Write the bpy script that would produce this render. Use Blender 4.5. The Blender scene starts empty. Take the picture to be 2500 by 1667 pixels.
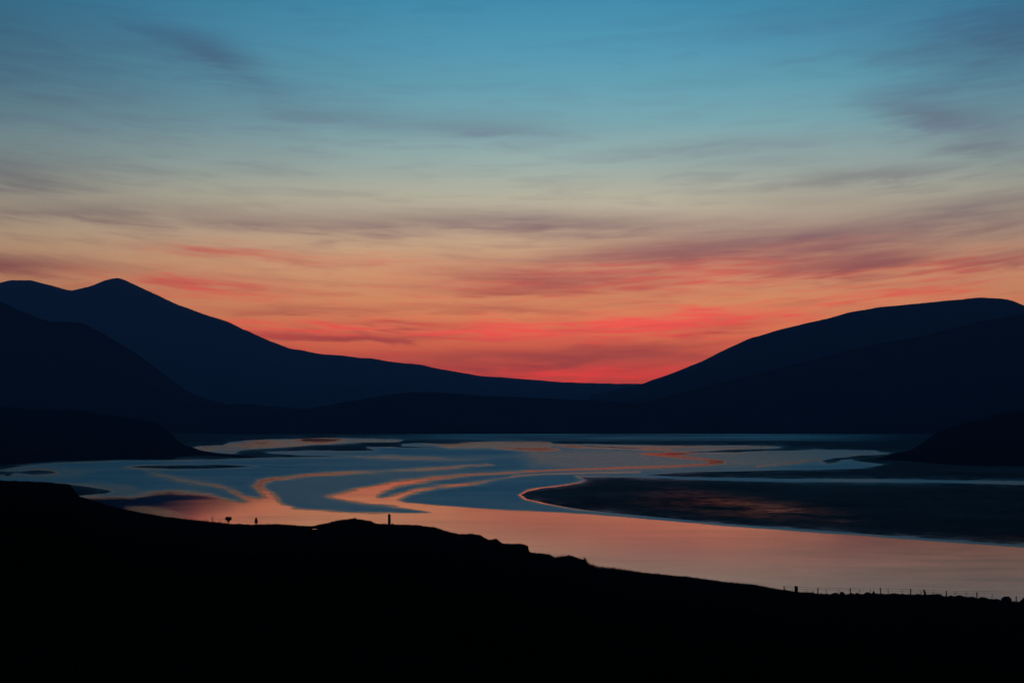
import bpy, bmesh, math, random
import numpy as np
from mathutils import Vector, Matrix

random.seed(7)
sc = bpy.context.scene
COL = sc.collection

# ------------------------------------------------------------------ camera
F = 4665.0                 # focal length in photograph pixels (2500 wide)
EYE = 60.0                 # eye height above the water, metres
HOR = 985.0                # photograph row of the true horizon
PITCH = math.atan((HOR - 833.5) / F)
cam_d = bpy.data.cameras.new('camera')
cam_d.sensor_width = 36.0
cam_d.lens = F / 2500.0 * 36.0
cam_d.clip_start = 0.1
cam_d.clip_end = 60000.0
cam = bpy.data.objects.new('camera', cam_d)
cam.location = (0, 0, EYE)
cam.rotation_euler = (math.pi / 2 + PITCH, 0, 0)
COL.objects.link(cam)
sc.camera = cam

# ------------------------------------------------------------------ render / view
sc.render.engine = 'CYCLES'
sc.cycles.use_denoising = True
sc.cycles.max_bounces = 6
sc.cycles.diffuse_bounces = 2
sc.cycles.glossy_bounces = 3
sc.cycles.volume_bounces = 2
sc.cycles.caustics_reflective = False
sc.cycles.sample_clamp_indirect = 4.0
sc.view_settings.view_transform = 'Standard'
sc.view_settings.look = 'None'
sc.view_settings.gamma = 1.0
sc.view_settings.exposure = 0.0
sc.view_settings.use_curve_mapping = False


def lin(c):
    """sRGB 0-255 to linear"""
    r = []
    for v in c:
        v = v / 255.0
        r.append(v / 12.92 if v <= 0.04045 else ((v + 0.055) / 1.055) ** 2.4)
    return r


def pdir(x, y):
    """photograph pixel -> world direction"""
    xc = (x - 1250.0) / F
    yc = (833.5 - y) / F
    return (xc, math.cos(PITCH) - yc * math.sin(PITCH), math.sin(PITCH) + yc * math.cos(PITCH))


def pang(x, y):
    """photograph pixel -> azimuth, elevation in degrees"""
    d = pdir(x, y)
    return (math.degrees(math.atan2(d[0], d[1])),
            math.degrees(math.atan2(d[2], math.hypot(d[0], d[1]))))


# ------------------------------------------------------------------ dusk sky
world = bpy.data.worlds.new('World')
sc.world = world
world.use_nodes = True
wt = world.node_tree
wt.nodes.clear()


class NT:
    def __init__(self, tree):
        self.t = tree

    def node(self, kind, **kw):
        n = self.t.nodes.new(kind)
        for k, v in kw.items():
            setattr(n, k, v)
        return n

    def put(self, sock, v):
        if isinstance(v, bpy.types.NodeSocket):
            self.t.links.new(v, sock)
        elif v is not None:
            sock.default_value = v

    def m(self, op, a, b=None, c=None, clamp=False):
        n = self.node('ShaderNodeMath', operation=op, use_clamp=clamp)
        self.put(n.inputs[0], a)
        self.put(n.inputs[1], b)
        self.put(n.inputs[2], c)
        return n.outputs[0]

    def xyz(self, x, y, z):
        n = self.node('ShaderNodeCombineXYZ')
        self.put(n.inputs[0], x); self.put(n.inputs[1], y); self.put(n.inputs[2], z)
        return n.outputs[0]

    def sep(self, v):
        n = self.node('ShaderNodeSeparateXYZ')
        self.put(n.inputs[0], v)
        return n.outputs

    def noise(self, vec, scale, detail=4.0, rough=0.55, dist=0.0):
        n = self.node('ShaderNodeTexNoise')
        self.put(n.inputs['Vector'], vec)
        n.inputs['Scale'].default_value = scale
        n.inputs['Detail'].default_value = detail
        n.inputs['Roughness'].default_value = rough
        n.inputs['Distortion'].default_value = dist
        return n.outputs[0]

    def smooth(self, v, a, b, lo=0.0, hi=1.0):
        n = self.node('ShaderNodeMapRange', interpolation_type='SMOOTHSTEP', clamp=True)
        self.put(n.inputs[0], v)
        n.inputs[1].default_value = a; n.inputs[2].default_value = b
        n.inputs[3].default_value = lo; n.inputs[4].default_value = hi
        return n.outputs[0]

    def ramp(self, fac, stops):
        n = self.node('ShaderNodeValToRGB')
        cr = n.color_ramp
        cr.interpolation = 'LINEAR'
        while len(cr.elements) > 1:
            cr.elements.remove(cr.elements[-1])
        for i, (p, c) in enumerate(stops):
            e = cr.elements[0] if i == 0 else cr.elements.new(p)
            e.position = p
            e.color = (*c, 1)
        self.put(n.inputs[0], fac)
        return n.outputs[0]

    def mix(self, f, a, b, mode='MIX'):
        n = self.node('ShaderNodeMix', data_type='RGBA', blend_type=mode)
        self.put(n.inputs[0], f)
        for s, v in ((n.inputs[6], a), (n.inputs[7], b)):
            self.put(s, v if isinstance(v, bpy.types.NodeSocket) else (*v, 1))
        return n.outputs[2]

    def blob(self, vec, ax, el, w, h, rot=0.0):
        """soft round falloff (1 at the middle) in degrees of azimuth / elevation"""
        n = self.node('ShaderNodeMapping', vector_type='TEXTURE')
        self.put(n.inputs[0], vec)
        n.inputs[1].default_value = (ax, el, 0)
        n.inputs[2].default_value = (0, 0, math.radians(rot))
        n.inputs[3].default_value = (w, h, 1)
        g = self.node('ShaderNodeTexGradient', gradient_type='QUADRATIC_SPHERE')
        self.put(g.inputs[0], n.outputs[0])
        return g.outputs[1]


W = NT(wt)
tc = W.node('ShaderNodeTexCoord')
dx, dy, dz = W.sep(tc.outputs['Generated'])
elev = W.m('MULTIPLY', W.m('ARCSINE', dz), 57.29578)
azim = W.m('MULTIPLY', W.m('ARCTAN2', dx, dy), 57.29578)

# layers of drawn-out cloud: noise that is flat and wide, fanning up to both sides
zz = W.m('SUBTRACT', dz, W.m('MULTIPLY', W.m('MULTIPLY', dx, dx), 0.25))
nv = W.xyz(dx, dy, W.m('MULTIPLY', zz, 8.0))
n_big = W.noise(nv, 9.0, 5.0, 0.55, 0.3)
n_mid = W.noise(nv, 24.0, 5.0, 0.55, 0.4)
n_fine = W.noise(W.xyz(dx, dy, W.m('MULTIPLY', zz, 13.0)), 38.0, 4.0, 0.5, 0.2)
warp_e = W.m('MULTIPLY', W.m('SUBTRACT', n_mid, 0.5), 0.8)
warp_a = W.m('MULTIPLY', W.m('SUBTRACT', n_big, 0.5), 3.0)
uv = W.xyz(W.m('ADD', azim, warp_a), W.m('ADD', elev, warp_e), 0.0)


def EL(y):
    return pang(1250, y)[1]


def ramp_pos(e):           # elevation -> ramp position (finer towards the horizon)
    return math.sqrt(max(e, 0.0) / 90.0)


rfac = W.m('SQRT', W.m('DIVIDE', W.m('MAXIMUM', elev, 0.0), 90.0))
CLEAR = [(985, (150, 62, 60)), (935, (168, 62, 60)), (900, (192, 74, 64)), (850, (206, 96, 72)),
         (790, (213, 120, 84)), (730, (212, 138, 98)), (670, (211, 152, 113)), (610, (203, 164, 130)),
         (550, (192, 170, 145)), (480, (180, 176, 157)), (400, (154, 174, 169)), (300, (121, 165, 174)),
         (200, (98, 158, 177)), (110, (82, 150, 177)), (0, (66, 138, 171))]
HAZE = 5.6e-5
AIR = np.array((0.004, 0.015, 0.046))      # colour the haze itself takes on at dusk


def through(y, c):
    """what must shine behind the haze for colour c to arrive"""
    e = math.radians(max(EL(y), 0.3))
    L = min(13650.0 / math.cos(e), 840.0 / math.sin(e))
    T = math.exp(-HAZE * L)
    return list(np.maximum((np.array(lin(c)) - AIR * (1 - T)) / T, 0.003))


stops = [(ramp_pos(EL(y)), through(y, c)) for y, c in CLEAR]
top = np.array(lin((66, 138, 171)))
for e, k, tint in ((17, 1.0, (0.60, 0.93, 1.05)), (25, 0.92, (0.42, 0.86, 1.08)), (40, 0.66, (0.4, 0.78, 1.1)),
                   (60, 0.44, (0.5, 0.75, 1.15)), (90, 0.32, (0.6, 0.75, 1.15))):
    stops.append((ramp_pos(e), list(top * k * np.array(tint))))
clear = W.ramp(rfac, stops)
CLOUD = [(985, (120, 54, 58)), (930, (128, 52, 58)), (870, (142, 62, 66)), (800, (166, 68, 66)),
         (720, (162, 84, 76)), (640, (142, 88, 89)), (580, (133, 101, 104)), (520, (132, 115, 116)),
         (440, (124, 124, 128)), (330, (112, 126, 142)), (220, (86, 116, 140)), (100, (70, 102, 134)),
         (0, (52, 98, 132))]
cst = [(ramp_pos(EL(y)), through(y, c)) for y, c in CLOUD]
ctop = np.array(lin((52, 98, 132)))
for e, k in ((20, 0.7), (40, 0.3), (90, 0.12)):
    cst.append((ramp_pos(e), list(ctop * k)))
cloudc = W.ramp(rfac, cst)
GLOW = [(985, (196, 54, 56)), (920, (216, 62, 62)), (860, (222, 76, 70)), (790, (236, 88, 78)),
        (720, (224, 100, 82)), (640, (212, 116, 94)), (560, (190, 132, 112)), (460, (170, 150, 140))]
glowc = W.ramp(rfac, [(ramp_pos(EL(y)), through(y, c)) for y, c in GLOW])


def blobs(lst):
    acc = None
    for (x, y, wx, hy, rot, amp) in lst:
        a, e = pang(x, y)
        k = math.degrees(1.0 / F)
        b = W.blob(uv, a, e, wx * k, hy * k, rot)
        acc = W.m('MULTIPLY', b, amp) if acc is None else W.m('MULTIPLY_ADD', b, amp, acc)
    return acc


# (px x, px y, half width px, half height px, tilt, strength)
veil = blobs([              # broad thin veils
    (60, 190, 1250, 360, -3, 0.85), (0, 60, 700, 200, 0, 0.35), (0, 430, 520, 130, 0, 0.6), (2500, 90, 620, 240, 4, 1.0),
    (2000, 60, 560, 170, 4, 0.3), (2450, 300, 520, 170, -6, 0.55), (2350, 545, 1200, 200, 5, 0.62), (1750, 605, 850, 120, 3, 0.75),
    (1150, 310, 560, 70, -2, 0.35), (1000, 545, 1200, 70, -1, 0.40), (1900, 400, 700, 110, 2, 0.35), (1300, 700, 600, 90, -2, 0.35),
    (1350, 880, 800, 70, 1, 0.55), (0, 650, 400, 60, 0, 0.4),
])
dark = blobs([              # streaks of thicker cloud
    (490, 138, 300, 72, -20, 1.3), (830, 292, 420, 58, -6, 0.5),
    (1180, 322, 320, 42, 1, 0.5), (0, 420, 330, 70, 0, 0.5), (150, 520, 480, 40, 4, 0.7),
    (600, 548, 600, 44, -1, 0.7), (1300, 545, 640, 52, -1, 1.2), (1760, 362, 430, 40, 3, 0.5),
    (2250, 228, 260, 42, 0, 0.6), (2270, 282, 290, 58, -10, 1.6), (2420, 352, 300, 70, -14, 0.5),
    (2480, 90, 420, 190, 4, 0.6), (2160, 425, 420, 36, 3, 0.8),
    (2300, 545, 700, 60, 5, 0.4), (1800, 600, 600, 50, 3, 0.45), (1930, 586, 280, 36, 8, 1.3),
    (2090, 645, 300, 46, 4, 2.2), (2030, 612, 190, 26, 4, 1.0), (1620, 622, 500, 42, 3, 0.7), (2400, 500, 500, 34, 6, 0.6),
    (1300, 680, 480, 40, -3, 0.7), (1230, 715, 380, 22, 0, 0.9), (1180, 755, 340, 22, 0, 0.8), (980, 792, 300, 16, 0, 0.7),
    (40, 648, 340, 40, -2, 1.3), (850, 824, 460, 18, -1, 1.9), (760, 760, 420, 22, 1, 0.7),
    (1300, 872, 660, 36, 1, 0.9), (1600, 850, 460, 26, 3, 0.7), (1750, 800, 320, 26, 6, 0.5),
    (2450, 640, 330, 36, 3, 0.6),
])
red = blobs([
    (1560, 795, 620, 62, 3, 1.05), (1750, 780, 420, 34, 7, 0.9), (1450, 912, 560, 40, 2, 1.15),
    (1150, 810, 460, 40, 0, 0.9), (560, 615, 420, 40, -2, 0.9), (450, 690, 420, 60, -3, 0.9),
    (700, 805, 360, 36, 0, 0.9), (2200, 718, 340, 40, 3, 1.0), (1900, 668, 520, 44, 3, 0.8),
    (2350, 645, 520, 70, 4, 0.9), (2000, 590, 620, 60, 4, 0.6), (1700, 640, 700, 70, 2, 1.0), (1250, 690, 500, 60, 0, 0.6), (1500, 690, 560, 60, 0, 0.6), (950, 640, 400, 34, 0, 0.5),
])
low_env = W.smooth(elev, 3.0, 11.0, 1.0, 0.45)
streak = W.m('MULTIPLY', W.smooth(n_mid, 0.47, 0.70), low_env)
streak2 = W.m('MULTIPLY', W.smooth(n_big, 0.50, 0.72), low_env)
tex = W.m('MAXIMUM', W.m('ADD', W.m('MULTIPLY_ADD', n_fine, 1.2, W.m('MULTIPLY', n_mid, 1.6)), -0.45), 0.0)        # about 0.95 on average
cmask = W.m('MULTIPLY', dark, tex)
cmask = W.m('MULTIPLY_ADD', veil, W.m('MAXIMUM', W.m('ADD', W.m('MULTIPLY_ADD', n_fine, 0.5, W.m('MULTIPLY', n_mid, 1.3)), 0.08), 0.0), cmask)
cmask = W.m('MULTIPLY_ADD', streak, 0.22, cmask)
cmask = W.m('MULTIPLY_ADD', streak2, 0.16, cmask)
cmask = W.m('SUBTRACT', 1.0, W.m('EXPONENT', W.m('MULTIPLY', cmask, -1.25)))      # thick cloud never cuts off hard
rmask = W.m('MULTIPLY', red, W.m('MAXIMUM', W.m('MULTIPLY_ADD', n_fine, 3.2, -0.62), 0.0))
rmask = W.m('MULTIPLY_ADD', W.m('MULTIPLY', W.smooth(n_fine, 0.5, 0.7), W.smooth(elev, 2.0, 5.0, 1, 0)), 0.45, rmask, clamp=True)
col = W.mix(rmask, clear, glowc)
col = W.mix(cmask, col, cloudc)
# the afterglow is strongest where the sun went down and fades round the compass
da = W.m('SUBTRACT', azim, 3.0)
g = W.m('EXPONENT', W.m('MULTIPLY', W.m('MULTIPLY', da, da), -1.0 / (26.0 ** 2)))
g = W.m('MULTIPLY_ADD', g, 0.88, 0.13)
vm = W.node('ShaderNodeVectorMath', operation='SCALE')
W.put(vm.inputs[0], col)
W.put(vm.inputs['Scale'], g)
bg = W.node('ShaderNodeBackground')
W.put(bg.inputs[0], vm.outputs[0])
bg.inputs[1].default_value = 1.0
wo = W.node('ShaderNodeOutputWorld')
wt.links.new(bg.outputs[0], wo.inputs[0])


# ------------------------------------------------------------------ helpers
rng = np.random.default_rng(11)
_perm = rng.random((256, 256))


def vnoise(x, y):
    xi = np.floor(x).astype(int); yi = np.floor(y).astype(int)
    fx = x - xi; fy = y - yi
    fx = fx * fx * (3 - 2 * fx); fy = fy * fy * (3 - 2 * fy)
    a = _perm[xi & 255, yi & 255]; b = _perm[(xi + 1) & 255, yi & 255]
    c = _perm[xi & 255, (yi + 1) & 255]; d = _perm[(xi + 1) & 255, (yi + 1) & 255]
    return (a * (1 - fx) + b * fx) * (1 - fy) + (c * (1 - fx) + d * fx) * fy


def fbm(x, y, oct=5, gain=0.5):
    s = 0.0; a = 1.0; t = 0.0
    for i in range(oct):
        s = s + a * (vnoise(x + 17.3 * i, y - 9.1 * i) - 0.5)
        t += a; a *= gain; x = x * 2.03; y = y * 2.03
    return s / t * 2.0          # about -1 .. 1


def sstep(v, a, b):
    t = np.clip((v - a) / (b - a), 0, 1)
    return t * t * (3 - 2 * t)


def mesh_obj(name, verts, faces, mat, parent=None, smooth=True):
    me = bpy.data.meshes.new(name)
    me.from_pydata([tuple(v) for v in verts], [], faces)
    me.update()
    if smooth:
        me.polygons.foreach_set('use_smooth', [True] * len(me.polygons))
    o = bpy.data.objects.new(name, me)
    if mat:
        me.materials.append(mat)
    COL.objects.link(o)
    if parent:
        o.parent = parent
    return o


def grid_obj(name, P, mat, wrap=False):
    """P: rows x cols x 3 array of points"""
    R, Cn = P.shape[:2]
    idx = np.arange(R * Cn).reshape(R, Cn)
    if wrap:
        idx = np.concatenate([idx, idx[:, :1]], axis=1)
    q = np.stack([idx[:-1, :-1], idx[:-1, 1:], idx[1:, 1:], idx[1:, :-1]], axis=-1).reshape(-1, 4)
    me = bpy.data.meshes.new(name)
    me.vertices.add(R * Cn)
    me.vertices.foreach_set('co', P.reshape(-1).astype(np.float32))
    nf = len(q)
    me.loops.add(nf * 4)
    me.loops.foreach_set('vertex_index', q.reshape(-1).astype(np.int32))
    me.polygons.add(nf)
    me.polygons.foreach_set('loop_start', np.arange(0, nf * 4, 4, dtype=np.int32))
    me.polygons.foreach_set('use_smooth', np.ones(nf, dtype=bool))
    me.update(calc_edges=True)
    me.validate()
    if mat:
        me.materials.append(mat)
    o = bpy.data.objects.new(name, me)
    COL.objects.link(o)
    return o


def structure(o):
    o['kind'] = 'structure'
    return o


def tag(o, label, cat, group=None):
    o['label'] = label; o['category'] = cat
    if group:
        o['group'] = group
    return o


def empty(name, loc, rz=0.0):
    o = bpy.data.objects.new(name, None)
    o.location = loc; o.rotation_euler = (0, 0, rz)
    o.empty_display_size = 0.3
    COL.objects.link(o)
    return o


# ------------------------------------------------------------------ materials
def mat(name):
    m = bpy.data.materials.new(name)
    m.use_nodes = True
    t = NT(m.node_tree)
    b = m.node_tree.nodes['Principled BSDF']
    return m, t, b


def earth_mat(name, c0, c1, scale, rough=0.95, bump=0.0, bscale=1.0):
    m, t, b = mat(name)
    geo = t.node('ShaderNodeNewGeometry')
    n = t.noise(geo.outputs['Position'], scale, 6.0, 0.6)
    t.put(b.inputs['Base Color'], t.mix(t.smooth(n, 0.35, 0.65), c0, c1))
    b.inputs['Roughness'].default_value = rough
    b.inputs['Specular IOR Level'].default_value = 0.0
    if bump:
        n2 = t.noise(geo.outputs['Position'], bscale, 5.0, 0.6)
        bn = t.node('ShaderNodeBump')
        bn.inputs['Strength'].default_value = 0.6
        bn.inputs['Distance'].default_value = bump
        t.put(bn.inputs['Height'], n2)
        t.put(b.inputs['Normal'], bn.outputs[0])
    return m


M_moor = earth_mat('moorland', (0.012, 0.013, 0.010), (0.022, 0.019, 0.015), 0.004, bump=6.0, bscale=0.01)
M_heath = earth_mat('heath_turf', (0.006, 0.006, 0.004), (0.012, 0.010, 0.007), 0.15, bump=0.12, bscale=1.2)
M_rock = earth_mat('gneiss', (0.022, 0.021, 0.020), (0.05, 0.047, 0.044), 3.0, rough=0.85, bump=0.03, bscale=8.0)
M_wood = earth_mat('weathered_wood', (0.05, 0.043, 0.035), (0.10, 0.09, 0.08), 14.0, rough=0.85, bump=0.01, bscale=30.0)
M_leaf = earth_mat('leaf', (0.020, 0.030, 0.012), (0.04, 0.055, 0.02), 9.0, rough=0.7)
M_bark = earth_mat('bark', (0.03, 0.025, 0.02), (0.06, 0.05, 0.04), 12.0)
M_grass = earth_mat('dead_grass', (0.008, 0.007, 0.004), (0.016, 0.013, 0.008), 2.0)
M_wire, _t, _b = mat('galvanised_wire')
_b.inputs['Base Color'].default_value = (0.18, 0.18, 0.18, 1)
_b.inputs['Metallic'].default_value = 0.7
_b.inputs['Roughness'].default_value = 0.6

# water: mirror-smooth where it lies sheltered, rougher where the breeze ripples it
M_water, t, b = mat('tidal_water')
b.inputs['Base Color'].default_value = (0.006, 0.010, 0.014, 1)
b.inputs['Specular IOR Level'].default_value = 0.0
at = t.node('ShaderNodeAttribute', attribute_name='ripple')
geo = t.node('ShaderNodeNewGeometry')
fine = t.noise(geo.outputs['Position'], 0.05, 5.0, 0.6)
rr = t.m('MULTIPLY', at.outputs['Fac'], t.m('MULTIPLY_ADD', fine, 0.35, 0.825))
gl = t.node('ShaderNodeBsdfAnisotropic', distribution='BECKMANN')
gl.inputs['Color'].default_value = (1, 1, 1, 1)
t.put(gl.inputs['Roughness'], t.m('MULTIPLY_ADD', rr, 0.62, 0.03, clamp=True))
fr = t.node('ShaderNodeFresnel')
fr.inputs['IOR'].default_value = 1.333
# wavelet faces turned to the eye reflect less than the flat water would
fac = t.m('MULTIPLY', fr.outputs[0], t.m('MULTIPLY', t.smooth(rr, 0.02, 0.20, 0.74, 0.42), t.smooth(rr, 0.18, 0.45, 1.0, 0.62)))
mx = t.node('ShaderNodeMixShader')
t.put(mx.inputs[0], fac); t.put(mx.inputs[1], b.outputs[0]); t.put(mx.inputs[2], gl.outputs[0])
t.put(M_water.node_tree.nodes['Material Output'].inputs[0], mx.outputs[0])

# tidal sand: dark, with a film of water left on it in places
M_sand, t, b = mat('tidal_sand')
geo = t.node('ShaderNodeNewGeometry')
at = t.node('ShaderNodeAttribute', attribute_name='wet')
n1 = t.noise(geo.outputs['Position'], 0.02, 6.0, 0.65)
n2 = t.noise(geo.outputs['Position'], 0.11, 5.0, 0.7)
t.put(b.inputs['Base Color'], t.mix(n1, (0.012, 0.011, 0.011), (0.022, 0.020, 0.019)))
b.inputs['Specular IOR Level'].default_value = 0.0
b.inputs['Roughness'].default_value = 1.0
fr = t.node('ShaderNodeFresnel')
fr.inputs['IOR'].default_value = 1.333
# damp sand ripples: a broad weak sheen; standing film of water: a clear reflection
sh = t.node('ShaderNodeAttribute', attribute_name='damp_ripples')
surf = b.outputs[0]
for cover, rough in ((t.m('MULTIPLY', sh.outputs['Fac'], t.smooth(n2, 0.30, 0.66, 0.5, 1.4)), 0.48),
                     (t.m('MULTIPLY', at.outputs['Fac'], t.smooth(n2, 0.38, 0.62, 0.1, 1.0)), 0.07)):
    gl = t.node('ShaderNodeBsdfAnisotropic', distribution='BECKMANN')
    gl.inputs['Color'].default_value = (1, 1, 1, 1)
    gl.inputs['Roughness'].default_value = rough
    mx = t.node('ShaderNodeMixShader')
    t.put(mx.inputs[0], t.m('MULTIPLY', cover, fr.outputs[0], clamp=True))
    t.put(mx.inputs[1], surf)
    t.put(mx.inputs[2], gl.outputs[0])
    surf = mx.outputs[0]
t.put(M_sand.node_tree.nodes['Material Output'].inputs[0], surf)

# ------------------------------------------------------------------ ground sheet under everything
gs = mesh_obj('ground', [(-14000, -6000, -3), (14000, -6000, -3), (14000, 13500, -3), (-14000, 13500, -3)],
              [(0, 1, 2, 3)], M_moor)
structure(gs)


# ------------------------------------------------------------------ mountains and hills
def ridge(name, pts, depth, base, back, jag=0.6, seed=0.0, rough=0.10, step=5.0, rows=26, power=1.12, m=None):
    """pts: crest in photograph pixels; depth / base: (px x, metres) tables of the crest's and the foot's distance"""
    pts = np.array(pts, float)
    xs = np.arange(pts[0, 0], pts[-1, 0] + step, step)
    # smooth interpolation of the crest
    ys = np.interp(xs, pts[:, 0], pts[:, 1])
    k = np.array([1, 2, 3, 2, 1], float); k /= k.sum()
    yp = np.pad(ys, 2, mode='edge')
    ys = sum(k[i] * yp[i:i + len(ys)] for i in range(5))
    ys = ys + jag * fbm(xs / 38.0 + seed, xs * 0 + seed, 5, 0.6)
    dep = np.array(depth, float); bas = np.array(base, float)
    D = np.interp(xs, dep[:, 0], dep[:, 1])
    B = np.interp(xs, bas[:, 0], bas[:, 1])
    xc = (xs - 1250.0) / F; yc = (833.5 - ys) / F
    ddy = math.cos(PITCH) - yc * math.sin(PITCH); ddz = math.sin(PITCH) + yc * math.cos(PITCH)
    lat = xc / ddy
    Zc = EYE + D * ddz / ddy
    Zc = np.maximum(Zc, -1.0)
    P = []
    for r in range(rows + 1):
        u = r / rows
        d = B + (D - B) * u
        z = -2.0 + (Zc + 2.0) * u ** power
        n = fbm(lat * D / 420.0 + seed, d / 420.0 - seed, 5, 0.55)
        z = z - rough * np.maximum(Zc, 0) * (0.5 + 0.5 * n) * math.sin(math.pi * u) ** 0.8
        P.append(np.stack([lat * d, d, z], -1))
    nb = 8
    for r in range(1, nb + 1):
        u = r / nb
        d = D + back * u
        z = Zc - (Zc + 2.9) * u
        P.append(np.stack([lat * d, d, z], -1))
    o = grid_obj(name, np.array(P), m or M_moor)
    return structure(o)


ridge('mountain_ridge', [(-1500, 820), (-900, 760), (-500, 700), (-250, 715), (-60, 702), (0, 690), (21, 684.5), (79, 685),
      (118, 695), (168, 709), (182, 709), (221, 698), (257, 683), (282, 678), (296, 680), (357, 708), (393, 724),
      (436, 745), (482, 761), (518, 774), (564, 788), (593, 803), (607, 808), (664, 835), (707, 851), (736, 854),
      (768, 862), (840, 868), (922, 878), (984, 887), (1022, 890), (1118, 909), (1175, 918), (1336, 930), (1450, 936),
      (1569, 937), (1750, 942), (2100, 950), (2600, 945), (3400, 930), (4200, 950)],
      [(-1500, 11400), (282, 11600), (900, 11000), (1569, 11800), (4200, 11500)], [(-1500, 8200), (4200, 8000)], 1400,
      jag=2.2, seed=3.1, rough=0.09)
ridge('hill', [(1440, 964), (1540, 944), (1569, 936), (1600, 925), (1640, 911), (1715, 882), (1742, 867), (1833, 825),
      (1925, 799), (2040, 773), (2074, 762), (2136, 751.5), (2231, 741), (2327, 733), (2396, 726.5), (2450, 729),
      (2476, 735.5), (2500, 746), (2700, 800), (3100, 880), (3600, 940)],
      [(1440, 7600), (2400, 7800), (3600, 7800)], [(1440, 5200), (3600, 5300)], 1800, jag=1.8, seed=8.2, rough=0.07)
ridge('hill', [(1420, 1010), (1600, 974), (1734, 940), (1868, 909), (1983, 879), (2097, 849), (2250, 821), (2365, 791),
      (2500, 766), (2700, 742), (3100, 760), (3600, 850)],
      [(1420, 4500), (2500, 4800), (3600, 4800)], [(1420, 3760), (3600, 3700)], 900, jag=0.8, seed=12.7, rough=0.08)
ridge('hill', [(-1200, 760), (-700, 700), (-300, 695), (0, 736), (36, 752), (100, 779), (125, 785), (200, 788), (243, 810),
      (314, 851), (357, 879), (411, 922), (457, 954), (500, 972), (600, 1000)],
      [(-1200, 4900), (250, 4900), (600, 4700)], [(-1200, 3900), (600, 4000)], 1200, jag=1.0, seed=21.4, rough=0.08)
ridge('hill', [(200, 1008), (300, 992), (357, 987), (429, 985), (518, 988), (614, 986), (661, 992), (743, 998), (860, 1014), (960, 1040)],
      [(200, 4350), (960, 4300)], [(200, 3850), (960, 3850)], 400, jag=1.2, seed=27.0, rough=0.10)
ridge('hill', [(430, 1058), (520, 1043), (600, 1026), (680, 1010), (743, 999), (800, 989), (896, 972), (953, 963), (1010, 957),
      (1087, 959), (1183, 966), (1297, 971), (1412, 976), (1527, 982), (1604, 992), (1680, 1000), (1753, 1009),
      (1830, 1024), (1868, 1040), (1915, 1057)],
      [(430, 3800), (800, 4250), (1500, 4300), (1915, 3850)], [(430, 3700), (800, 3730), (1915, 3760)], 700, jag=0.8, seed=33.0, rough=0.14)
ridge('headland', [(-1500, 950), (-700, 965), (-250, 982), (0, 992), (89, 1000), (160, 1000), (204, 1002), (242, 1011),
      (332, 1021), (380, 1031), (410, 1050), (432, 1073), (455, 1092), (490, 1105), (545, 1112), (620, 1117)],
      [(-1500, 2700), (0, 2700), (395, 2600), (432, 2540), (455, 2430), (490, 2290), (545, 2180), (620, 2115)],
      [(-1500, 1760), (0, 1800), (60, 1860), (150, 1960), (280, 2010), (430, 2030), (545, 2060), (620, 2080)], 500,
      jag=0.9, seed=41.0, rough=0.10, m=M_moor)
ridge('headland', [(2100, 1131), (2142, 1122), (2185, 1111), (2219, 1101), (2250, 1082), (2273, 1065), (2287, 1055),
      (2321, 1043), (2372, 1028), (2406, 1019), (2457, 1006), (2500, 1003), (2700, 985), (3200, 960), (4000, 990)],
      [(2100, 1960), (2142, 2040), (2219, 2180), (2300, 2250), (4000, 2250)],
      [(2100, 1920), (2250, 1880), (2338, 1810), (2500, 1790), (4000, 1700)], 400, jag=0.9, seed=47.0, rough=0.08, step=3.0)


# ------------------------------------------------------------------ estuary: water and sand banks
def Z1(x, y): return (x / 2.8, 1040 + y / 2.8)


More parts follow.
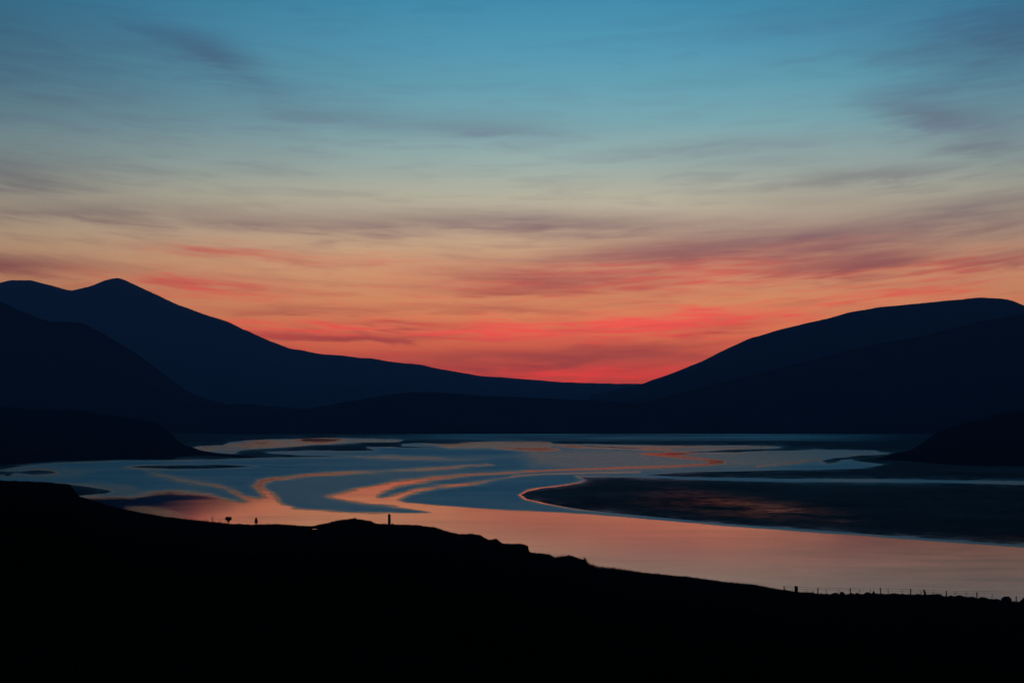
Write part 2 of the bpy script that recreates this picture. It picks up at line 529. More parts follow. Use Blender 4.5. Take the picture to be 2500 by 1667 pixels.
WATER = [  # outline of the open water in photograph pixels (projected to the ground below)
    (-1200, 1160), (-60, 1152), (10, 1147), (23, 1143), (62, 1137.5), (152, 1129.5), (277, 1125), (420, 1123.5), (502, 1123), (604, 1119.5),
    (689, 1117), (800, 1114.7), (877, 1114), (845, 1112), (760, 1110.4), (740, 1110.3), (689, 1107.5), (652, 1104.2),
    (689, 1102.4), (740, 1101.3), (800, 1100.5), (824, 1101.5), (909, 1101), (921, 1100), (905, 1096), (896, 1092),
    (951, 1091), (983, 1093), (1015, 1093.8), (1058, 1093), (1113, 1091), (1058, 1089.7), (985, 1088.8), (982, 1086.2),
    (985, 1084.2), (1036, 1083), (1068, 1085), (1108, 1083.6), (1142, 1080.4), (1206, 1078.3), (1260, 1078.6),
    (1320, 1078), (1343, 1081), (1347, 1084), (1399, 1085), (1462, 1085), (1548, 1087), (1622, 1088.5), (1696, 1089),
    (1750, 1088), (1785, 1087.2), (1891, 1090), (1905, 1092), (1891, 1094), (1785, 1096), (1700, 1101.2), (1633, 1103.4),
    (1700, 1105.5), (1806, 1104.8), (1870, 1101.6), (1934, 1101), (1998, 1098), (2061, 1099), (2136, 1100.6),
    (2148, 1105), (2168, 1106.3), (2142, 1109), (2093, 1111), (2072, 1113.3), (2040, 1116.5), (2015, 1121), (2002, 1125),
    (2019, 1129), (1998, 1133.5), (2019, 1132.5), (2044, 1130), (2057, 1123), (2078, 1122), (2091, 1126), (2153, 1133.5),
    (2104, 1142), (2061, 1143.5), (1912, 1146), (1806, 1148.5), (1700, 1150.5), (1646, 1153), (1548, 1159.6),
    (1700, 1165.2), (1912, 1169.2), (2200, 1170.8), (2253, 1171.7), (2500, 1175), (2900, 1181), (3600, 1192), (3600, 1204), (2900, 1188),
    (2500, 1181), (2253, 1177), (2200, 1176.5), (1912, 1174.6), (1700, 1169.6), (1548, 1163.4), (1426, 1163.4), (1408, 1162),
    (1422, 1168), (1426, 1173), (1414, 1177.5), (1390, 1182), (1319, 1191), (1286, 1198), (1270, 1207.6), (1286, 1218.6),
    (1334, 1229.6), (1408, 1243), (1498, 1253), (1617, 1264), (1736, 1276), (1900, 1287.6), (1949, 1291), (2157, 1307),
    (2500, 1331), (2900, 1362), (3600, 1410), (3600, 2600), (-1200, 2600)]
LENS = [(465, 1093.6), (485, 1090), (544.6, 1086.8), (561.6, 1080), (604, 1075.7), (655, 1073), (723, 1072), (800, 1069.8),
        (824, 1069.8), (909, 1071.5), (972.6, 1073), (984, 1075), (962, 1078.7), (887.5, 1079), (824, 1082.5), (760, 1085),
        (723, 1088.5), (655, 1093.6), (595.6, 1097), (582, 1099.5), (580, 1103), (570, 1106), (536, 1104.6), (502, 1100), (468, 1096)]
POOLS = [LENS,
         [(-30, 1158), (4, 1156), (10, 1163), (2, 1171), (-40, 1172)]]
ISLANDS = [[(1343, 1085.7), (1399, 1089), (1484, 1093), (1548, 1095.7), (1633, 1097), (1548, 1092), (1441, 1087.6)],
           [(1210, 1094.8), (1250, 1094), (1320, 1095.5), (1362, 1097), (1320, 1098), (1250, 1097.3)],
           [(-60, 1146), (18, 1150), (54, 1149), (98, 1146.5), (125, 1148), (137, 1154.6), (118, 1158), (80, 1160), (34, 1155), (20, 1165), (8, 1160), (-60, 1158)],
           [(302, 1140), (339, 1136.6), (420, 1134), (536, 1133.6), (604, 1136), (625, 1138), (604, 1140.5), (536, 1144), (420, 1145.5), (339, 1143)],
           [(60, 1176), (120, 1178), (171, 1181), (223, 1187.5), (262, 1194), (275, 1199), (260, 1204), (200, 1210), (150, 1215), (50, 1200)]]
CALM = [(3600, 1418), (2900, 1368), (2500, 1335), (2157, 1311), (1949, 1295), (1900, 1291.5), (1765, 1281.7), (1646, 1271.5), (1498, 1259), (1379, 1250), (1289, 1246), (1200, 1243),
        (1127, 1236), (993, 1226), (980, 1220.6), (997, 1210), (1020, 1202.6), (1070, 1193), (1127, 1187), (1184, 1179.7),
        (1257, 1163), (1204, 1169), (1127, 1178), (1050, 1187), (1004, 1193), (974, 1202.6), (930, 1211.4), (936, 1202.6),
        (966, 1191), (1012, 1181.6), (1081, 1171), (1158, 1160.5), (1300, 1151.7), (1300, 1148.7), (1204, 1152.5),
        (1127, 1157.5), (1050, 1163.6), (955, 1174), (897, 1185.4), (840, 1197.7), (788, 1209.5), (821, 1219), (897, 1230.6),
        (955, 1237), (1050, 1249.7), (997, 1250.5), (897, 1249), (783, 1243), (725, 1238), (694, 1227.5), (681, 1214),
        (668, 1202.6), (650, 1191), (650, 1179.7), (675, 1171), (783, 1159.4), (936, 1151.7), (1089, 1144), (1184, 1132),
        (1089, 1141), (936, 1148), (783, 1154), (668, 1164), (629, 1172), (617, 1183.5), (626, 1195), (645, 1212),
        (629, 1214), (603, 1209.6), (571, 1195), (536, 1183.6), (446, 1170), (368, 1153.6), (446, 1175), (518, 1186),
        (557, 1197), (578, 1211.4), (593, 1222), (553, 1215), (518, 1205), (464, 1198), (411, 1196), (364, 1201.4),
        (321, 1210.7), (278, 1210.7), (214, 1211), (150, 1225), (-1200, 1260), (-1200, 2600), (3600, 2600)]
YK = 2.4      # rows count for more than columns when measuring distance in the picture


def sdist(X, Y, poly):
    """signed distance in pixels (inside positive)"""
    p = np.array(poly, float)
    q = np.roll(p, -1, axis=0)
    best = np.full(X.shape, 1e9)
    inside = np.zeros(X.shape, bool)
    for (ax, ay), (bx, by) in zip(p, q):
        c = ((ay > Y) != (by > Y))
        with np.errstate(divide='ignore', invalid='ignore'):
            xin = (bx - ax) * (Y - ay) / (by - ay if by != ay else 1e-9) + ax
        inside ^= c & (X < xin)
        ex, ey = bx - ax, (by - ay) * YK
        px, py = X - ax, (Y - ay) * YK
        tt = np.clip((px * ex + py * ey) / (ex * ex + ey * ey + 1e-9), 0, 1)
        best = np.minimum(best, (px - tt * ex) ** 2 + (py - tt * ey) ** 2)
    d = np.sqrt(best)
    return np.where(inside, d, -d)


def pline(X, Y, pts):
    best = np.full(X.shape, 1e9)
    for (ax, ay), (bx, by) in zip(pts[:-1], pts[1:]):
        ex, ey = bx - ax, (by - ay) * YK
        px, py = X - ax, (Y - ay) * YK
        tt = np.clip((px * ex + py * ey) / (ex * ex + ey * ey + 1e-9), 0, 1)
        best = np.minimum(best, (px - tt * ex) ** 2 + (py - tt * ey) ** 2)
    return np.sqrt(best)


gx = np.concatenate([np.linspace(-1150, -100, 40), np.arange(-80, 2581, 4.0), np.linspace(2600, 3550, 40)])
gy = np.concatenate([np.array([1030, 1038, 1044, 1050]), np.arange(1054, 1215, 0.8), np.arange(1215, 1480, 2.0), np.linspace(1485, 2400, 20)])
GX, GY = np.meshgrid(gx, gy)
ycg = (833.5 - GY) / F
dzg = math.sin(PITCH) + ycg * math.cos(PITCH)
dyg = math.cos(PITCH) - ycg * math.sin(PITCH)
tg = -EYE / dzg
WX = (GX - 1250.0) / F * tg
WY = dyg * tg

# outlines wander a little so that no bank is drawn with a ruler
wx = GX + 5.0 * fbm(WX / 45.0, WY / 45.0, 3)
wy = GY + 0.9 * fbm(WX / 38.0 + 50, WY / 60.0, 4)
sdw = sdist(wx, wy, WATER)
for p in POOLS:
    sdw = np.maximum(sdw, sdist(wx, wy, p))
for p in ISLANDS:
    sdw = np.minimum(sdw, -sdist(wx, wy, p))

streaks = fbm(WX / 130.0, WY / 160.0, 5, 0.6)
wisp = 0.75 * fbm(GX / 95.0, GY / 4.5, 4, 0.6)
ripple = 0.72 + 0.18 * streaks + 0.16 * fbm(GX / 260.0 + 7.0, GY / 2.4, 4, 0.6)


def lay(poly, value, soft, amp=1.0, center=0.0):
    global ripple
    k = sstep(sdist(wx, wy, poly) + wisp * np.minimum(soft, 14.0), center - soft, center + soft) * amp
    ripple = ripple * (1 - k) + value * k


lay([(1250, 1090), (1600, 1094), (1900, 1098), (2160, 1100), (2160, 1110), (2000, 1122), (1900, 1142), (1650, 1152), (1480, 1158), (1300, 1140)], 0.34, 40, 0.85)
lay([(630, 1170), (780, 1158), (1100, 1142), (1180, 1150), (960, 1172), (800, 1205), (830, 1222), (960, 1240), (780, 1240), (690, 1220)], 0.55, 30, 0.8)
lay([(877, 1115), (950, 1111), (1030, 1113), (1120, 1118), (1230, 1117), (1120, 1126), (1000, 1125), (900, 1121)], 0.36, 14)
lay([(0, 1148), (140, 1138), (230, 1150), (180, 1166), (0, 1170)], 0.5, 16)
lay([(140, 1180), (240, 1178), (330, 1186), (340, 1200), (250, 1200)], 0.45, 14)
lay(LENS, 0.28 + 0.14 * fbm(GX / 70.0, GY / 6.0, 3), 14)
lay([(1040, 1082), (1210, 1075), (1340, 1078), (1340, 1095), (1210, 1094), (1100, 1095)], 0.32, 12)
lay([(1340, 1084), (1700, 1086), (1900, 1088), (1800, 1097), (1640, 1101), (1400, 1096)], 0.36, 12)
lay([(730, 1068), (830, 1068), (850, 1072), (800, 1080), (740, 1078)], 0.14, 10)
calm_v = 0.05 + 0.04 * fbm(WX / 60, WY / 60, 3) + np.clip((GY - 1250) / 200.0, 0, 1) * (0.075 + 0.035 * sstep(GX, 1400, 2400)) + 0.05 * np.clip(fbm(GX / 330.0, GY / 9.0, 4, 0.55), 0, 1)
calm_soft = 17.0 + 12.0 * (1 - sstep(GX, 420, 620)) - 12.0 * sstep(GX, 900, 1050) * sstep(GY, 1215, 1228)
lay(CALM, calm_v, calm_soft)
lay([(300, 1233), (350, 1236), (420, 1248), (460, 1262), (400, 1266), (330, 1256)], 0.22, 14, 0.55)
# meandering slick through the far shallows
for pts, hw, v in (
        ([(1290, 1150.5), (1408, 1145.7), (1587, 1139.7), (1706, 1135), (1760, 1129), (1765, 1126), (1730, 1122), (1646, 1114), (1575, 1108)], 5.0, 0.17),
        ([(1250, 1162), (1320, 1157), (1450, 1154), (1560, 1152)], 5.0, 0.3),
        ([(1184, 1132), (1205, 1135), (1160, 1138)], 3.0, 0.3),
        ([(2000, 1120), (1930, 1130), (1850, 1138)], 5.0, 0.27)):
    k = 1 - sstep(pline(wx, wy, pts), hw * 0.4, hw * 2.0)
    ripple = ripple * (1 - k) + v * k
lay([(1728, 1123), (1768, 1125), (1760, 1130), (1732, 1131)], 0.13, 5)
lay([(1562, 1108), (1633, 1103.5), (1700, 1106), (1646, 1112.5), (1600, 1111)], 0.10, 4)
# sheltered, glassy edge along every bank
edge = sstep(sdw, 1.0, 8.0 + 9.0 * np.clip(0.4 + fbm(GX / 80.0, GY / 14.0, 3), 0, 1))
lee = np.exp(-(((GX - 1300) / 150.0) ** 2 + ((GY - 1200) / 45.0) ** 2)) + 0.5 * np.clip(fbm(GX / 190.0, GY / 30.0, 3), 0, 1)
lee = np.clip(0.22 + lee, 0, 0.9)
ripple = np.clip(ripple * (1 - lee * (1 - edge)), 0.02, 1.0)

wob = grid_obj('estuary_water', np.stack([WX, WY, np.zeros_like(WX)], -1), M_water)
structure(wob)
a = wob.data.attributes.new('ripple', 'FLOAT', 'POINT')
a.data.foreach_set('value', ripple.reshape(-1).astype(np.float32))

far_sheen = (sstep(GY, 1052, 1058) * (1 - sstep(GY, 1070, 1080)) * sstep(GX, 850, 1250) * (1 - sstep(GX, 1950, 2250)))
far_sheen *= 0.35 + 0.9 * np.clip(0.4 + fbm(GX / 260.0, GY / 2.6, 4, 0.6), 0, 1)
gwx = wx + 60.0 * fbm(GX / 160.0, GY / 22.0, 3); gwy = wy + 11.0 * fbm(GX / 130.0 + 9.0, GY / 16.0, 3)
glow_bank = np.exp(-((gwx - 1890) / 210.0) ** 2 - ((gwy - (1240 + (gwx - 1890) * 0.09)) / 19.0) ** 2)
mott = np.clip(0.40 + 1.3 * fbm(WX / 40.0, WY / 60.0, 5, 0.72), 0, 1)
fringe = np.exp(-np.abs(sdw) / 9.0) * np.clip(0.35 + 1.1 * fbm(GX / 60.0, GY / 7.0, 4, 0.6), 0, 1)
wet = np.clip(0.26 * glow_bank * mott + 0.18 * fringe + 0.05 * mott * sstep(GX, 2250, 2500) * sstep(GY, 1285, 1310), 0, 1)
damp = np.clip(0.016 + 0.012 * streaks + 0.008 * mott + 0.22 * far_sheen + 0.30 * fringe, 0, 1)
sz = np.where(sdw > 0, -0.5 * sstep(sdw, 0, 26), 0.28 * sstep(-sdw, 0, 40)) - 0.004
sz = sz + 0.03 * fbm(WX / 25.0, WY / 25.0, 3) * sstep(-sdw, 4, 30)
sob = grid_obj('tidal_sand_flats', np.stack([WX, WY, sz], -1), M_sand)
structure(sob)
a = sob.data.attributes.new('wet', 'FLOAT', 'POINT')
a.data.foreach_set('value', wet.reshape(-1).astype(np.float32))
a = sob.data.attributes.new('damp_ripples', 'FLOAT', 'POINT')
a.data.foreach_set('value', damp.reshape(-1).astype(np.float32))

# ------------------------------------------------------------------ foreground hillside (polar sheet round the eye point)
FG = [(-1500, 1150), (-700, 1158), (-200, 1168), (0, 1172), (60, 1174), (120, 1177), (170, 1183), (195, 1212), (250, 1229), (303, 1243), (350, 1252), (403, 1261),
      (450, 1267), (500, 1272), (571, 1279), (620, 1280), (679, 1279), (750, 1284), (768, 1283), (778, 1280), (800, 1277), (825, 1270), (850, 1267),
      (866, 1264.6), (873, 1267.5), (906, 1271), (918, 1278), (950, 1279.5), (1010, 1281), (1058, 1286), (1081, 1294),
      (1123, 1304), (1153, 1302), (1174, 1307), (1192, 1317.5), (1203, 1317), (1210, 1314), (1221, 1322), (1227, 1326.5),
      (1278, 1328), (1289, 1332), (1292, 1346), (1299, 1349), (1340, 1353), (1355, 1361), (1391, 1355), (1409, 1361),
      (1430, 1367), (1438, 1380), (1462, 1387), (1513, 1390), (1564, 1397), (1628, 1403), (1692, 1409), (1768, 1420), (1845, 1427), (1883, 1435),
      (1942, 1444), (1996, 1448), (2028, 1451), (2075, 1450), (2144, 1449), (2223, 1451), (2291, 1452), (2310, 1455),
      (2354, 1457), (2407, 1460), (2433, 1464), (2470, 1468), (2500, 1469), (2700, 1478), (3200, 1500), (4000, 1500)]
FGD = [(-1500, 660), (0, 620), (500, 560), (950, 550), (1290, 500), (1500, 470), (2200, 430), (2500, 425), (4000, 420)]
fa = np.array([pang(*p) for p in FG])
fd = np.array([(pang(x, 1300)[0], d) for x, d in FGD])


def crest(az):
    az = np.asarray(az, float)
    el = np.interp(az, fa[:, 0], fa[:, 1])
    el = el + np.degrees(1.9 / F) * fbm(az * 9.0 + 3.0, az * 0 + 1.5, 5, 0.75)
    D = np.interp(az, fd[:, 0], fd[:, 1])
    # behind the eye point the ground keeps rising
    k = sstep(np.abs(az), 45, 110)
    el = el * (1 - k) + 3.0 * k
    return el, D


POOL_AZ, POOL_EL = pang(768, 1291)
POOL_R = 478.0
POOL_Z = EYE + math.tan(math.radians(POOL_EL)) * POOL_R


def hill_z(az, r):
    az = np.asarray(az, float); r = np.asarray(r, float)
    el, D = crest(az)
    zc = EYE + np.tan(np.radians(el)) * D
    u = np.clip(r / D, 0, 1)
    X = r * np.sin(np.radians(az)); Y = r * np.cos(np.radians(az))
    slack = 1.7 * (1 - u) + 3.0 * np.sin(np.pi * u) ** 2
    n = fbm(X / 26.0, Y / 26.0, 5, 0.5)
    z = EYE + (zc - EYE) * u - slack + 0.55 * slack * n * np.clip(r / 20.0, 0, 1)
    v = np.clip((r - D) / 130.0, 0, 1)
    z = z - (zc + 2.9) * v
    px = (az - POOL_AZ) / 0.22
    py = (r - POOL_R) / 9.0
    w = np.exp(-(px * px + py * py) ** 2)
    z = z * (1 - w) + (POOL_Z - 0.25) * w
    return z


azs = np.concatenate([np.arange(-180, -18, 2.0), np.arange(-18, 18, 0.03), np.arange(18, 180, 2.0)])
us = np.concatenate([np.linspace(0.002, 0.85, 46) ** 1.3, np.linspace(0.82, 0.995, 36), [1.0]])
us = np.unique(us)
el_, D_ = crest(azs)
rows = [u * D_ for u in us] + [D_ + dd for dd in (1, 2.5, 5, 9, 15, 25, 40, 60, 85, 110, 130)]
Rr = np.array(rows)
AZ = np.broadcast_to(azs, Rr.shape)
Zz = hill_z(AZ, Rr)
P = np.stack([Rr * np.sin(np.radians(AZ)), Rr * np.cos(np.radians(AZ)), Zz], -1)
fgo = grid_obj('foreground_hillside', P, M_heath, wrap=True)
structure(fgo)


def stand(x, y_top_px, dr=0.0):
    """spot on the hillside crest below photograph pixel x, and the height that reaches row y_top_px there"""
    az = pang(x, 1300)[0]
    _, D = crest(az)
    r = float(D) + dr
    z = float(hill_z(az, r))
    ztop = EYE + math.tan(math.radians(pang(x, y_top_px)[1])) * r
    X = r * math.sin(math.radians(az)); Y = r * math.cos(math.radians(az))
    return Vector((X, Y, z)), ztop - z, r


# small pool caught in the hillside
pv = [(0, 0, 0)]
cx_ = POOL_R * math.sin(math.radians(POOL_AZ)); cy_ = POOL_R * math.cos(math.radians(POOL_AZ))
for i in range(28):
    a_ = i / 28 * 2 * math.pi
    k = 1 + 0.18 * math.sin(3 * a_ + 1) + 0.1 * math.sin(5 * a_)
    pv.append((0.6 * k * math.cos(a_), 0.9 * k * math.sin(a_), 0))
po = mesh_obj('hillside_pool', [(cx_ + p[0], cy_ + p[1], POOL_Z) for p in pv], [(0, 1 + i, 1 + (i + 1) % 28) for i in range(28)], M_water)
structure(po)


# ------------------------------------------------------------------ standing stone
def loft(name, rings, mat_, parent=None, cap=True, smooth=True):
    n = len(rings[0])
    v = [p for r in rings for p in r]
    f = []
    for k in range(len(rings) - 1):
        for i in range(n):
            j = (i + 1) % n
            f.append((k * n + i, k * n + j, (k + 1) * n + j, (k + 1) * n + i))
    if cap:
        f.append(tuple(range(n))[::-1])
        f.append(tuple((len(rings) - 1) * n + i for i in range(n)))
    return mesh_obj(name, v, f, mat_, parent, smooth)


def slab(name, h, w, d, seed, lean=0.0, taper=0.86, top_slant=0.10, n=16, rings=12, bury=0.5, jit=0.035, mat_=None, parent=None):
    R = random.Random(seed)
    ph = [R.uniform(0, 6.28) for _ in range(6)]
    out = []
    for k in range(rings + 1):
        u = k / rings
        z = -bury + (h + bury) * u
        s = 1.0 - (1 - taper) * u
        if u > 0.93:
            s *= 0.80
        ring = []
        for i in range(n):
            a_ = 2 * math.pi * i / n
            c, s_ = math.cos(a_), math.sin(a_)
            q = (abs(c) ** 4 + abs(s_) ** 4) ** -0.25        # rounded rectangle
            jx = 1 + jit * math.sin(2 * a_ + ph[0] + 5 * u) + jit * math.sin(5 * a_ + ph[1] + 9 * u) + jit * 0.7 * math.sin(17 * u + ph[2])
            x = 0.5 * w * q * c * s * jx + lean * max(z, 0)
            y = 0.5 * d * q * s_ * s * jx
            zz_ = z - (top_slant * h * (c * 0.5 + 0.5) * 0.6 if u > 0.9 else 0)
            ring.append((x, y, zz_))
        out.append(ring)
    return loft(name, out, mat_ or M_rock, parent)


loc, h, r = stand(950.5, 1254, 0.0)
st = slab('standing_stone', h, 0.86, 0.95, 5, lean=-0.008, taper=0.78, top_slant=0.06)
st.location = loc
st.rotation_euler = (0, 0, math.radians(8))
tag(st, 'tall narrow standing stone upright on the dark headland crest', 'standing stone')


def boulder(loc, w, d, h, seed, label, group=None, name='boulder', point=0.0):
    bm = bmesh.new()
    bmesh.ops.create_icosphere(bm, subdivisions=3, radius=1.0)
    R = random.Random(seed)
    ax = [(Vector((R.uniform(-1, 1), R.uniform(-1, 1), R.uniform(-1, 1))).normalized(), R.uniform(0.62, 0.9)) for _ in range(10)]
    for v in bm.verts:
        p = v.co.copy()
        for n_, lim in ax:                 # cut flat faces into the ball
            k = p.dot(n_)
            if k > lim:
                p -= n_ * (k - lim) * 0.85
        p *= 1 + 0.05 * math.sin(7 * p.x + seed) * math.sin(6 * p.y + 2 * seed)
        if point and p.z > 0:
            p.x *= 1 - point * p.z; p.y *= 1 - point * p.z
        v.co = Vector((p.x * w / 2, p.y * d / 2, p.z * h * 0.75 + h * 0.25))
    me = bpy.data.meshes.new(name)
    bm.to_mesh(me); bm.free()
    me.materials.append(M_rock)
    o = bpy.data.objects.new(name, me)
    COL.objects.link(o)
    o.location = loc
    o.rotation_euler = (0, 0, R.uniform(-0.3, 0.3))
    tag(o, label, 'boulder', group)
    return o


K4 = 1 / 3.794
def X4(x): return 1880 + x * K4
def Y4(y): return 1380 + y * K4


def rock_at(xpx, ytop, wpx, seed, label, group=None, point=0.0, depthk=1.0):
    loc, hh, r = stand(xpx, ytop, 0.3)
    w = wpx * r / F
    boulder(loc - Vector((0, 0, 0.12)), w * 1.08, w * depthk, max(hh, 0.2) + 0.12, seed, label, group, point=point)


rock_at(X4(2188), Y4(284), 28, 3, 'big flat-topped boulder on the turf near the end of the wire fence', depthk=0.8)
rock_at(X4(2360), Y4(288), 26, 9, 'rounded boulder beyond the big flat-topped one, at the end of the fence', depthk=0.9)
rock_at(X4(957), Y4(231), 8.5, 14, 'small pointed upright boulder poking up beside a fence post', point=0.55)
for i, (x, y, w) in enumerate([(600, 250, 16), (660, 242, 14), (752, 252, 12), (805, 250, 10), (902, 243, 16), (1150, 258, 18), (1220, 260, 14), (1370, 262, 18),
                               (1480, 266, 16), (1545, 262, 20), (1670, 276, 12), (1755, 274, 20), (1862, 284, 14), (1960, 288, 14), (2085, 306, 18)]):
    nth = ('nearest', 'second', 'third', 'fourth', 'fifth', 'sixth', 'seventh', 'eighth', 'ninth', 'tenth', 'eleventh', 'twelfth', 'thirteenth', 'fourteenth', 'fifteenth')[i]
    rock_at(X4(x), Y4(y), w, 30 + i, 'low rounded stone in the turf along the wire fence, %s from the square gatepost' % nth, 'low stones along the fence')
loc, hh, r = stand(957.5, 1278)
boulder(loc - Vector((0, 0.2, 0.1)), 0.55, 0.6, 0.5, 71, 'small packing stone at the foot of the tall standing stone')


# ------------------------------------------------------------------ wire fences
def post_mesh(name, h, wid, seed, parent, loc, lean=0.0, bury=0.5):
    R = random.Random(seed)
    rings = []
    for k, (u, s) in enumerate([(0, 1.05), (0.35, 1.0), (0.7, 0.97), (0.96, 0.94), (1.0, 0.7)]):
        z = -bury + (h + bury) * u
        rings.append([(0.5 * wid * s * math.cos(a_ * math.pi / 4) + lean * max(z, 0) + R.uniform(-.004, .004),
                       0.5 * wid * s * math.sin(a_ * math.pi / 4) + R.uniform(-.004, .004), z) for a_ in range(8)])
    o = loft(name, rings, M_wood, parent)
    o.location = loc
    return o


def wire_mesh(pts, rad, parent, name='wire'):
    rings = []
    for i, p in enumerate(pts):
        rings.append([(p[0], p[1] + rad * math.cos(k * 2 * math.pi / 5), p[2] + rad * math.sin(k * 2 * math.pi / 5)) for k in range(5)])
    return loft(name, rings, M_wire, parent)


def build_fence(name, label, posts, droppers, wire_px, dr):
    l0, _, _ = stand(posts[0][0], posts[0][1], dr)
    root = empty(name, l0)
    tag(root, label, 'fence')
    for i, (x, y, wid, lean) in enumerate(posts):
        l, hh, r = stand(x, y, dr)
        post_mesh('post', hh, wid, 100 + i, root, l - l0, lean)
    for i, (x, y, lean) in enumerate(droppers):
        l, hh, r = stand(x, y, dr)
        post_mesh('dropper', max(hh, 0.3), 0.11, 300 + i, root, l - l0, lean, bury=0.1)
    for wp in wire_px:
        pts = []
        for (xa, ya), (xb, yb) in zip(wp[:-1], wp[1:]):
            n = max(2, int(abs(xb - xa) / 12))
            for k in range(n):
                u = k / n
                x = xa + (xb - xa) * u; y = ya + (yb - ya) * u + 0.35 * math.sin(math.pi * u)
                l, hh, r = stand(x, y, dr)
                pts.append(l + Vector((0, 0, hh)) - l0)
        l, hh, r = stand(wp[-1][0], wp[-1][1], dr)
        pts.append(l + Vector((0, 0, hh)) - l0)
        wire_mesh(pts, 0.026, root)
    return root


posts = [(X4(x), Y4(y), 0.25, ln) for x, y, ln in [(128, 190, 0), (440, 204, 0.01), (740, 208, 0), (1020, 205, 0), (1299, 213, 0), (1629, 233, 0.01), (1912, 247, -0.02), (2275, 284, 0)]]
# further along, only the tops of the posts show over the crest
for x, dy in [(1628, 3.2), (1652, 3.2), (1678, 2.8), (1702, 3.2), (1724, 2.2), (1748, 2.2), (1773, 3.0), (1799, 2.2), (1822, 2.0), (1847, 2.4), (1875, 3.0)]:
    yc_ = float(np.interp(x, [p[0] for p in FG], [p[1] for p in FG]))
    posts.append((x, yc_ - dy, 0.11, 0.0))
drops = [(X4(x), Y4(y), ln) for x, y, ln in [(316, 232, 0), (340, 217, 0), (397, 222, 0), (518, 218, 0), (630, 223, 0.05), (827, 217, 0), (927, 220, 0), (1090, 215, 0),
         (1218, 224, 0.08), (1393, 230, 0), (1507, 232, 0), (1710, 240, -0.03), (1812, 244, 0), (2045, 264, 0.22), (205, 215, 0)]]
w_top = [(X4(128), Y4(191)), (X4(240), Y4(193)), (X4(440), Y4(205)), (X4(740), Y4(209)), (X4(1020), Y4(213)), (X4(1299), Y4(221)), (X4(1629), Y4(234)), (X4(1912), Y4(239)), (X4(2352), Y4(240)), (2560, Y4(243))]
w_mid = [(x, y + 5.0) for x, y in w_top]
build_fence('wire_fence', 'wire fence of thin posts and droppers running past low stones above the water', posts, drops, [w_top, w_mid], 0.8)

lposts = [(517, 1261.5, 0.16, 0.0), (519.8, 1262, 0.16, 0.0), (501, 1266.5, 0.22, 0.05), (507, 1268.5, 0.2, 0.0), (534.5, 1267, 0.11, 0), (539.5, 1268, 0.11, 0), (549.5, 1266, 0.10, 0),
          (466, 1262, 0.18, 0), (455, 1261.5, 0.16, 0), (420, 1257, 0.16, 0), (436, 1259, 0.15, 0)]
lw = [(501, 1267), (518, 1264), (550, 1268), (600, 1272), (660, 1277)]
build_fence('wire_fence', 'short run of old fence posts beside the two small trees on the low turf', lposts, [], [lw], 0.5)

loc, hh, r = stand(X4(240), Y4(189), 0.8)
gp = slab('gatepost', hh, 0.80, 0.55, 21, taper=0.96, top_slant=0.03, jit=0.02)
gp.location = loc
tag(gp, 'broad square stone gatepost standing in the line of the wire fence', 'gatepost')
loc, hh, r = stand(X4(1437), Y4(221), 0.8)
lp = slab('leaning_post', hh, 0.46, 0.34, 22, lean=-0.30, taper=0.95, top_slant=0.12, jit=0.02)
lp.location = loc
tag(lp, 'thick stone post leaning over between thin posts of the wire fence', 'post')


# ------------------------------------------------------------------ two small trees on the low turf
def small_tree(name, loc, h, lobes, stems, label, seed, nleaf, leaf):
    R = random.Random(seed)
    root = empty(name, loc)
    tag(root, label, 'tree')
    # trunk with limbs: tapered tubes
    v = []; f = []
    for pts, r0, r1 in stems:
        base = len(v)
        n = 6
        for k, p in enumerate(pts):
            rad = r0 + (r1 - r0) * k / (len(pts) - 1)
            for i in range(n):
                a_ = 2 * math.pi * i / n
                v.append((p[0] + rad * math.cos(a_), p[1] + rad * math.sin(a_), p[2]))
        for k in range(len(pts) - 1):
            for i in range(n):
                j = (i + 1) % n
                f.append((base + k * n + i, base + k * n + j, base + (k + 1) * n + j, base + (k + 1) * n + i))
    mesh_obj('trunk', v, f, M_bark, root)
    v = []; f = []
    for _ in range(nleaf):
        c, s, wgt = R.choices(lobes, [l[2] for l in lobes])[0]
        d = Vector((R.gauss(0, 1), R.gauss(0, 1), R.gauss(0, 1))).normalized() * (R.random() ** 0.45)
        p = Vector((c[0] + d.x * s[0], c[1] + d.y * s[1], c[2] + d.z * s[2]))
        e1 = Vector((R.gauss(0, 1), R.gauss(0, 1), R.gauss(0, 1))).normalized()
        e2 = e1.orthogonal().normalized()
        L = leaf * R.uniform(0.6, 1.3)
        b0 = len(v)
        v += [p - e1 * L, p + e2 * L * 0.45, p + e1 * L, p - e2 * L * 0.45]
        f.append((b0, b0 + 1, b0 + 2, b0 + 3))
    mesh_obj('crown', v, f, M_leaf, root, smooth=False)
    return root


loc, h, r = stand(557.5, 1261, 0.4)
small_tree('windblown_tree', loc, h,
           [((-0.40, 0, 0.76 * h), (0.52, 0.55, 0.27 * h), 3), ((0.44, 0, 0.76 * h), (0.50, 0.5, 0.26 * h), 3), ((0.0, 0, 0.52 * h), (0.46, 0.45, 0.27 * h), 2.6)],
           [([(-0.08, 0, -0.2), (-0.08, 0, 0.3 * h), (-0.25, 0.05, 0.55 * h), (-0.36, 0.1, 0.85 * h)], 0.13, 0.03),
            ([(0.0, 0, 0.15), (0.06, 0, 0.35 * h), (0.28, -0.05, 0.6 * h), (0.46, 0, 0.9 * h)], 0.10, 0.03),
            ([(-0.10, 0, 0.1), (-0.12, 0.02, 0.5 * h), (0.02, 0.1, 0.8 * h)], 0.09, 0.02)],
           'small two-lobed tree with bushy crown on a short trunk beside old fence posts', 4, 2600, 0.10)
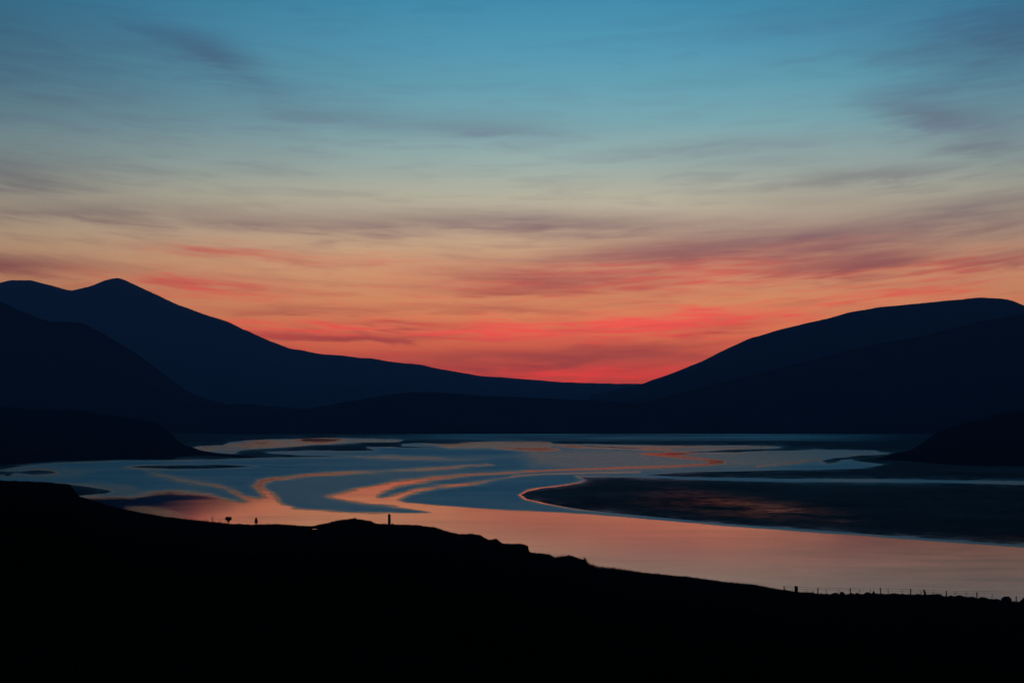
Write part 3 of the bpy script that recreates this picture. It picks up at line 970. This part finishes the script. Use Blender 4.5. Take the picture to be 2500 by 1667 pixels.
loc, h, r = stand(625.2, 1262, 0.4)
small_tree('slender_tree', loc, h,
           [((0, 0, 0.42 * h), (0.50, 0.48, 0.26 * h), 3), ((0.0, 0, 0.64 * h), (0.38, 0.38, 0.22 * h), 2), ((0.0, 0, 0.86 * h), (0.17, 0.17, 0.16 * h), 0.8)],
           [([(0, 0, -0.2), (0.0, 0, 0.25 * h), (0.01, 0, 0.6 * h), (0, 0, 0.95 * h)], 0.10, 0.02),
            ([(0, 0, 0.3 * h), (0.22, 0.02, 0.55 * h)], 0.05, 0.015), ([(0, 0, 0.28 * h), (-0.22, -0.02, 0.52 * h)], 0.05, 0.015)],
           'small pointed cone-shaped tree standing alone on the low turf', 5, 1900, 0.10)

# ------------------------------------------------------------------ rough grass along the crest and over the hillside
R = random.Random(3)
gv = []; gf = []


def blade(X, Y, z, h, w, bend):
    a_ = R.uniform(0, 6.28)
    dx_, dy_ = math.cos(a_), math.sin(a_)
    px_, py_ = -dy_ * w * 0.5, dx_ * w * 0.5
    bx, by = dx_ * bend * h, dy_ * bend * h
    i = len(gv)
    gv.extend([(X - px_, Y - py_, z - 0.05), (X + px_, Y + py_, z - 0.05),
               (X + bx * 0.35 - px_ * 0.8, Y + by * 0.35 - py_ * 0.8, z + h * 0.6), (X + bx * 0.35 + px_ * 0.8, Y + by * 0.35 + py_ * 0.8, z + h * 0.6),
               (X + bx, Y + by, z + h)])
    gf.extend([(i, i + 1, i + 3, i + 2), (i + 2, i + 3, i + 4)])


spots = []
for k in range(9000):                       # short turf along the whole skyline
    spots.append((R.uniform(150, 2520), R.uniform(-6, 1.2), R.uniform(0.08, 0.22) + 0.22 * R.random() ** 4, 0.04, 0.5))
for k in range(900):                        # rank grass below the outcrop
    x = 1425 + abs(R.gauss(0, 95))
    spots.append((x, R.uniform(-1.0, 1.5), R.uniform(0.3, 1.0) * max(0.3, 1 - (x - 1425) / 260), 0.06, 0.55))
for k in range(160):
    spots.append((R.gauss(1362, 16), R.uniform(-1, 1), R.uniform(0.2, 0.7), 0.03, 0.6))
for k in range(500):                        # heather tufts on the left slope
    spots.append((R.uniform(330, 560), R.uniform(-2, 1), R.uniform(0.15, 0.5), 0.05, 0.4))
az_l = np.array([pang(s[0], 1300)[0] for s in spots])
el_l, D_l = crest(az_l)
r_l = D_l + np.array([s[1] for s in spots])
z_l = hill_z(az_l, r_l)
for s, az_, r_, z_ in zip(spots, az_l, r_l, z_l):
    blade(r_ * math.sin(math.radians(az_)), r_ * math.cos(math.radians(az_)), float(z_), s[2], s[3], s[4] * R.uniform(-1, 1))
az_s = np.array([R.uniform(-25, 25) for _ in range(9000)])
r_s = np.array([6 + 400 * R.random() ** 1.6 for _ in range(9000)])
z_s = hill_z(az_s, r_s)
for az_, r_, z_ in zip(az_s, r_s, z_s):
    for q in range(3):
        blade(r_ * math.sin(math.radians(az_)) + R.gauss(0, .12), r_ * math.cos(math.radians(az_)) + R.gauss(0, .12), float(z_), R.uniform(0.08, 0.2), 0.015, R.uniform(-.6, .6))
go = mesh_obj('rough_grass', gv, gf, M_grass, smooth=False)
go['kind'] = 'stuff'
tag(go, 'rough grass and heather growing over the dark hillside', 'grass')

# ------------------------------------------------------------------ blue evening haze in the air
bm = bmesh.new()
bmesh.ops.create_cube(bm, size=1.0)
for v in bm.verts:
    v.co = Vector((v.co.x * 28400, 3700 + v.co.y * 19900, 448 + v.co.z * 904))
me = bpy.data.meshes.new('haze')
bm.to_mesh(me); bm.free()
hz = bpy.data.objects.new('haze', me)
COL.objects.link(hz)
hz['kind'] = 'stuff'
tag(hz, 'thin blue evening haze in the air over the estuary', 'haze')
mh = bpy.data.materials.new('haze')
mh.use_nodes = True
mh.node_tree.nodes.clear()
pv_ = mh.node_tree.nodes.new('ShaderNodeVolumePrincipled')
pv_.inputs['Color'].default_value = (0.30, 0.55, 1.0, 1)
pv_.inputs['Density'].default_value = HAZE
pv_.inputs['Anisotropy'].default_value = 0.25
ho = mh.node_tree.nodes.new('ShaderNodeOutputMaterial')
mh.node_tree.links.new(pv_.outputs[0], ho.inputs['Volume'])
me.materials.append(mh)
